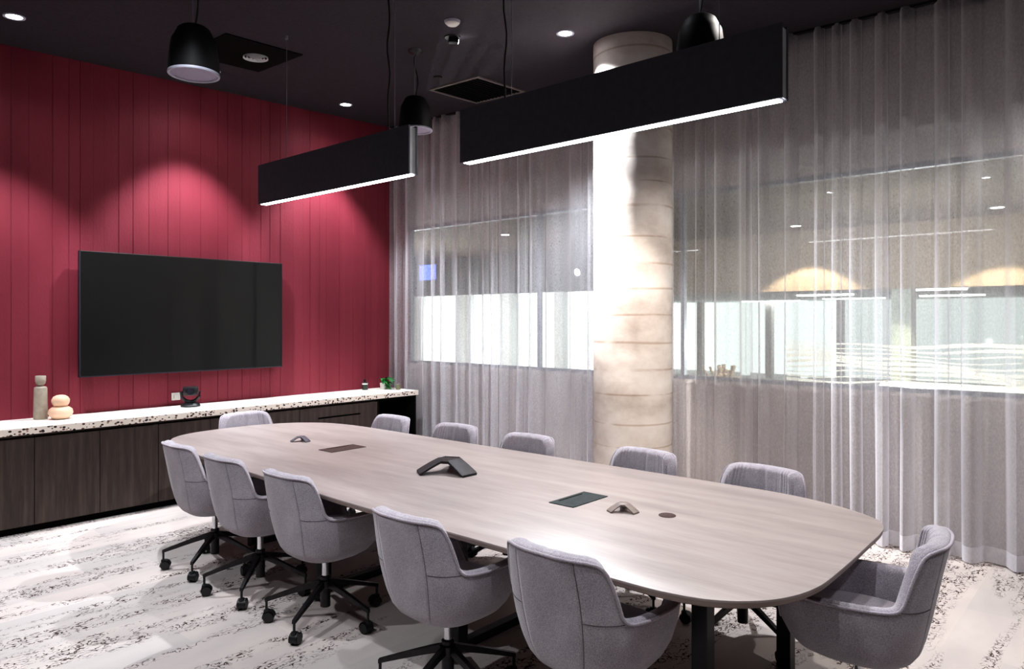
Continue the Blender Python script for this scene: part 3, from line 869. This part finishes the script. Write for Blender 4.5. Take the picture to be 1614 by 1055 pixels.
nl = ['grey tub chair on the near side, closest to the cabinets',
      'grey tub chair on the near side, second from the cabinets, arm showing',
      'grey tub chair in the middle of the near row, fully seen down to its casters',
      'grey tub chair on the near side, second from the camera, left of the largest',
      'largest grey tub chair, on the near side beside the rounded table corner']
for (x, y, f, b), l_ in zip(near, nl): place(x, y, math.radians(f), math.radians(b), l_)
place(2.89, .81, math.radians(97), math.radians(10), 'grey tub chair at the near short end of the table, seen from its side')
fl_ = ['grey tub chair across the table in front of the open black niche', 'grey tub chair across the table, second from the cabinets before the left curtain',
       'grey tub chair across the table, just left of the concrete column', 'grey tub chair across the table in front of the concrete column',
       'grey tub chair across the table before the right curtain, nearest the camera on that side']
for (x, y), l_ in zip([(3.475, 4.54), (3.475, 3.80), (3.465, 3.10), (3.49, 2.24), (3.47, 1.52)], fl_):
    place(x, y, PI+math.radians(random.uniform(-4, 4)), random.uniform(0, 1), l_)
place(3.03, 5.40, math.radians(-90), .3, 'grey tub chair at the far end of the table before the dark cabinets')
for o, x, y, face, basea in pend:
    o.location = (x, y, 0); o.rotation_euler = (0, 0, face)
    k = 0
    for chd in o.children:
        if chd.name.startswith('leg'):
            chd.rotation_euler = (0, 0, basea-face+k*2*PI/5); k += 1

# ------------------------------------------------------------------ pendant lights
PX = 2.80*S; PZ0 = 2.368*S; PZ1 = 2.66*S
def pendant(label, y0, y1, wires, cable):
    t = thing('linear_pendant', label, 'pendant light', (PX, y0, 0), 0, 'black linear pendants over the table')
    L = y1-y0
    hs = MB()
    hs.box((0, 0, PZ0), (.012, L, PZ1), .001); hs.box((.062, 0, PZ0), (.074, L, PZ1), .001)
    hs.box((.012, .02, PZ1-.05), (.062, L-.02, PZ1-.006)); 
    hs.build('housing', M['pendant'], t)
    for e0, e1 in ((.004, .01), (L-.01, L-.004)):
        MB().box((.0125, e0, PZ0+.006), (.0615, e1, PZ1-.012)).build('end_plate', M['silver'], t)
    MB().box((.0125, .02, PZ0-.003), (.0615, L-.02, PZ0+.004)).build('led_diffuser', M['led'], t)
    for wy in wires:
        zz = zc(PX, y0+wy)
        MB().cyl((.037, wy, PZ1-.01), (.037, wy, zz), .0022, None, 6).build('suspension_wire', M['alu'], t)
        MB().lathe([(.008, -.03), (.011, -.02), (.011, 0)], 12, (.037, wy, zz)).build('ceiling_anchor', M['alu'], t)
    cy = cable
    pts = [(.037+.006*math.sin(i*1.3), cy+.008*math.sin(i*.9), PZ1-.01+(zc(PX, y0+cy)-PZ1+.01)*i/14) for i in range(15)]
    MB().tube(pts, .0055, 8).build('power_cable', M['black_plastic'], t, 60)
    return t
pendant('long black linear pendant light nearest the camera, over the near half of the table', 1.069*S, 2.85*S, [1.343*S-1.069*S, 2.50*S-1.069*S], 2.545*S-1.069*S)
pendant('black linear pendant light over the far half of the table, nearer the crimson wall', 3.28*S, 5.0*S, [3.45*S-3.28*S, 4.664*S-3.28*S], 3.51*S-3.28*S)

# pendant speakers
def speaker(x, y, zb, label):
    t = thing('pendant_speaker', label, 'speaker', (x, y, zb), 0, 'black pendant speakers')
    hgt = .255*S; r = .128*S
    MB().lathe([(r, .012), (r*1.0, .03), (r*.97, .10), (r*.88, .19), (r*.76, hgt-.05), (r*.64, hgt-.015), (r*.5, hgt), (.03, hgt+.003), (.012, hgt+.004)], 48, cap0=False).build('housing', M['speaker'], t, 50)
    MB().lathe([(r*.90, .006), (r*.93, 0), (r*1.0, 0), (r*1.015, .006), (r*1.0, .014), (r*.9, .014)], 48, cap0=False, cap1=False).build('rim', M['rim'], t, 50)
    MB().lathe([(.001, .002), (r*.5, .004), (r*.9, .008)], 48, cap0=False, cap1=False).build('grille', M['grille'], t, 50)
    zz = zc(x, y)-zb
    cb = MB()
    n = 12
    cb.tube([(.01+.012*math.sin(i*.55), .01*math.cos(i*.7), hgt+.002+(zz-hgt-.02)*i/(n-1)) for i in range(n)], .006, 8); cb.build('cable', M['black_plastic'], t, 60)
    MB().cyl((-.008, 0, hgt), (-.004, 0, zz-.01), .0028, None, 6).build('hanging_wire', M['alu'], t)
    MB().lathe([(.006, -.03), (.05, -.018), (.06, 0)], 28, (0, 0, zz)).build('ceiling_cup', M['black_plastic'], t, 50)
    return t
speaker(1.76*S, 3.80*S, 2.80*S, 'black bell shaped pendant speaker before the crimson wall, on the left')
speaker(3.66*S, 4.21*S, 2.95*S, 'black bell shaped pendant speaker behind the end of the far pendant light')
speaker(3.55*S, 1.79*S, 2.86*S, 'black bell shaped pendant speaker behind the near pendant light, top right')

# ceiling fittings
def on_ceiling(t):
    t.rotation_euler = TILT; return t
def panel(name, label, cat, x, y, hw, hd):
    t = thing(name, label, cat, (x, y, zc(x, y)-.001)); on_ceiling(t); return t
t = panel('ceiling_panel', 'square black ceiling panel with a silver round diffuser by the left speaker', 'air vent', 2.83*S, 5.27*S, 0, 0)
MB().box((-.33, -.35, -.008), (.33, .35, 0), .002).build('plate', M['black_void'], t)
df = MB()
for r in (.10, .075, .05, .025): df.lathe([(r, -.010), (r, -.022-.02*(.1-r)*8), (r-.012, -.012)], 32, (.09*S, -.02, 0), cap0=False, cap1=False)
df.build('diffuser', M['silver'], t, 40)
t = panel('ceiling_grille', 'black square ceiling grille with a thin pale frame above the near pendant', 'air vent', 4.76*S, 4.62*S, 0, 0)
f = MB(); q = .33; wd = .022
f.box((-q, -q, -.012), (q, -q+wd, 0)); f.box((-q, q-wd, -.012), (q, q, 0)); f.box((-q, -q+wd, -.012), (-q+wd, q-wd, 0)); f.box((q-wd, -q+wd, -.012), (q, q-wd, 0))
f.build('frame', M['grey_paint'], t)
f = MB().box((-q+wd, -q+wd, -.004), (q-wd, q-wd, -.001))
for k in range(12):
    yy = -q+wd+.04+k*.048; f.box((-q+wd, yy, -.01), (q-wd, yy+.008, -.004))
f.build('slats', M['black_void'], t)
x, y = 3.429*S, 3.563*S
t = on_ceiling(thing('smoke_detector', 'white round smoke detector on the dark ceiling between the pendants', 'smoke detector', (x, y, zc(x, y))))
MB().lathe([(.01, -.035), (.035, -.033), (.05, -.02), (.055, 0)], 32).build('body', M['white_plastic'], t, 40)
MB().lathe([(.052, -.018), (.056, -.012), (.058, 0)], 32, cap0=False, cap1=False).build('base_ring', M['rim'], t, 40)
x, y = 3.644*S, 3.786*S
t = thing('ceiling_spotlight', 'small black adjustable ceiling spotlight with a lit slot beside the smoke detector', 'spotlight', (x, y, zc(x, y)), math.radians(-38))
t.rotation_euler = (0, 0, math.radians(-38))
MB().lathe([(.03, -.012), (.058, -.01), (.062, 0)], 28).build('base', M['black_plastic'], t, 40)
hb = MB().box((-.03, -.03, -.05), (.045, .03, -.010), .006); hb.build('head', M['black_plastic'], t, 40)
MB().box((.0455, -.026, -.044), (.047, .026, -.030)).build('lens', M['lamp'], t)
aim = Vector((4.47*S, 3.10*S, 2.35)); src = Vector((x, y, zc(x, y)))+Vector((.05, -.035, -.05))
l_ = light('column_spot', 'SPOT', src, 520, (1, .98, .97), spot_size=math.radians(34), spot_blend=.35, shadow_soft_size=.015)
l_.rotation_euler = (aim-src).to_track_quat('-Z', 'Y').to_euler()
x, y = 4.241*S, 4.587*S
t = on_ceiling(thing('ceiling_rose', 'small dark ceiling disc beside the square black grille', 'ceiling disc', (x, y, zc(x, y))))
MB().lathe([(.01, -.016), (.036, -.014), (.042, 0)], 28).build('cover', M['dark_paint'], t, 40)

# ------------------------------------------------------------------ downlights and lamps
dls = [(1.428, 5.71, 'cool white ceiling downlight in the far left corner above the crimson wall'),
       (2.88, 5.88, 'ceiling downlight above the television, hidden behind the left speaker'),
       (4.27, 5.95, 'cool white ceiling downlight near the crimson wall above the far pendant'),
       (4.124, 3.125, 'cool white ceiling downlight beside the top of the concrete column')]
COOL = (.95, .985, 1.04)
for i, (x, y, lab) in enumerate(dls):
    x *= S; y *= S; z = zc(x, y)
    downlight('ceiling_downlight', lab, x, y, z-.0005, M['lamp'], 'recessed ceiling downlights', .05, TILT)
    if i < 3:
        light('wall_wash', 'SPOT', (x, y, z-.03), 245, COOL, spot_size=math.radians(81), spot_blend=.5, shadow_soft_size=.03)
        light('wall_halo', 'SPOT', (x, y, z-.03), 7, COOL, spot_size=math.radians(150), spot_blend=.6, shadow_soft_size=.03)
    else:
        light('column_wash', 'SPOT', (x, y, z-.03), 400, COOL, spot_size=math.radians(120), spot_blend=.5, shadow_soft_size=.03)
hidden = [(1.35, 3.1, 120), (1.2, .7, 110), (-.3, 3.6, 150), (-.2, 1.6, 80), (4.35, .2, 80), (3.95, 1.5, 140), (2.7, -.9, 70)]  # unseen fixtures added as fill for floor, chairs and curtain
WARM = (1, .94, .89)
for x, y, e in hidden:
    x *= S; y *= S; z = zc(x, y)
    downlight('ceiling_downlight', 'added fill downlight outside the picture, over the open floor', x, y, z-.0005, M['lamp'], 'recessed ceiling downlights out of view', .05, TILT)
    light('added_fill', 'SPOT', (x, y, z-.03), e, WARM if x > 4 else COOL, spot_size=math.radians(110), spot_blend=.5, shadow_soft_size=.04)

x, y = 3.42*S, 2.15*S; z = zc(x, y)
downlight('ceiling_downlight', 'warm ceiling downlight outside the picture, facing the concrete column', x, y, z-.0005, M['lamp'], 'recessed ceiling downlights out of view', .05, TILT)
l_ = light('column_low_wash', 'SPOT', (x, y, z-.03), 330, (1, .91, .83), spot_size=math.radians(34), spot_blend=.6, shadow_soft_size=.04)
l_.rotation_euler = (Vector((4.5*S, 2.85*S, .75))-Vector((x, y, z-.03))).to_track_quat('-Z', 'Y').to_euler()

# ------------------------------------------------------------------ world, camera, colour
wd_ = bpy.data.worlds.new('World'); bpy.context.scene.world = wd_; wd_.use_nodes = True
wd_.node_tree.nodes['Background'].inputs[0].default_value = (.6, .62, .7, 1)
wd_.node_tree.nodes['Background'].inputs[1].default_value = .05
cam = bpy.data.cameras.new('Camera'); co = bpy.data.objects.new('Camera', cam); C.objects.link(co)
cam.sensor_width = 36; cam.lens = 1138/1614*36; cam.shift_y = -22.5/1614; cam.clip_start = .02
yaw = math.atan2(485+807, 1138)
co.location = (0, 0, EYE); co.rotation_euler = (PI/2, 0, -yaw)
sc = bpy.context.scene; sc.camera = co
sc.view_settings.view_transform = 'Standard'; sc.view_settings.look = 'Medium High Contrast'
sc.view_settings.exposure = .2
sc.cycles.transparent_max_bounces = 24; sc.cycles.max_bounces = 8; sc.cycles.diffuse_bounces = 4
sc.cycles.use_denoising = True; sc.cycles.caustics_reflective = False; sc.cycles.caustics_refractive = False
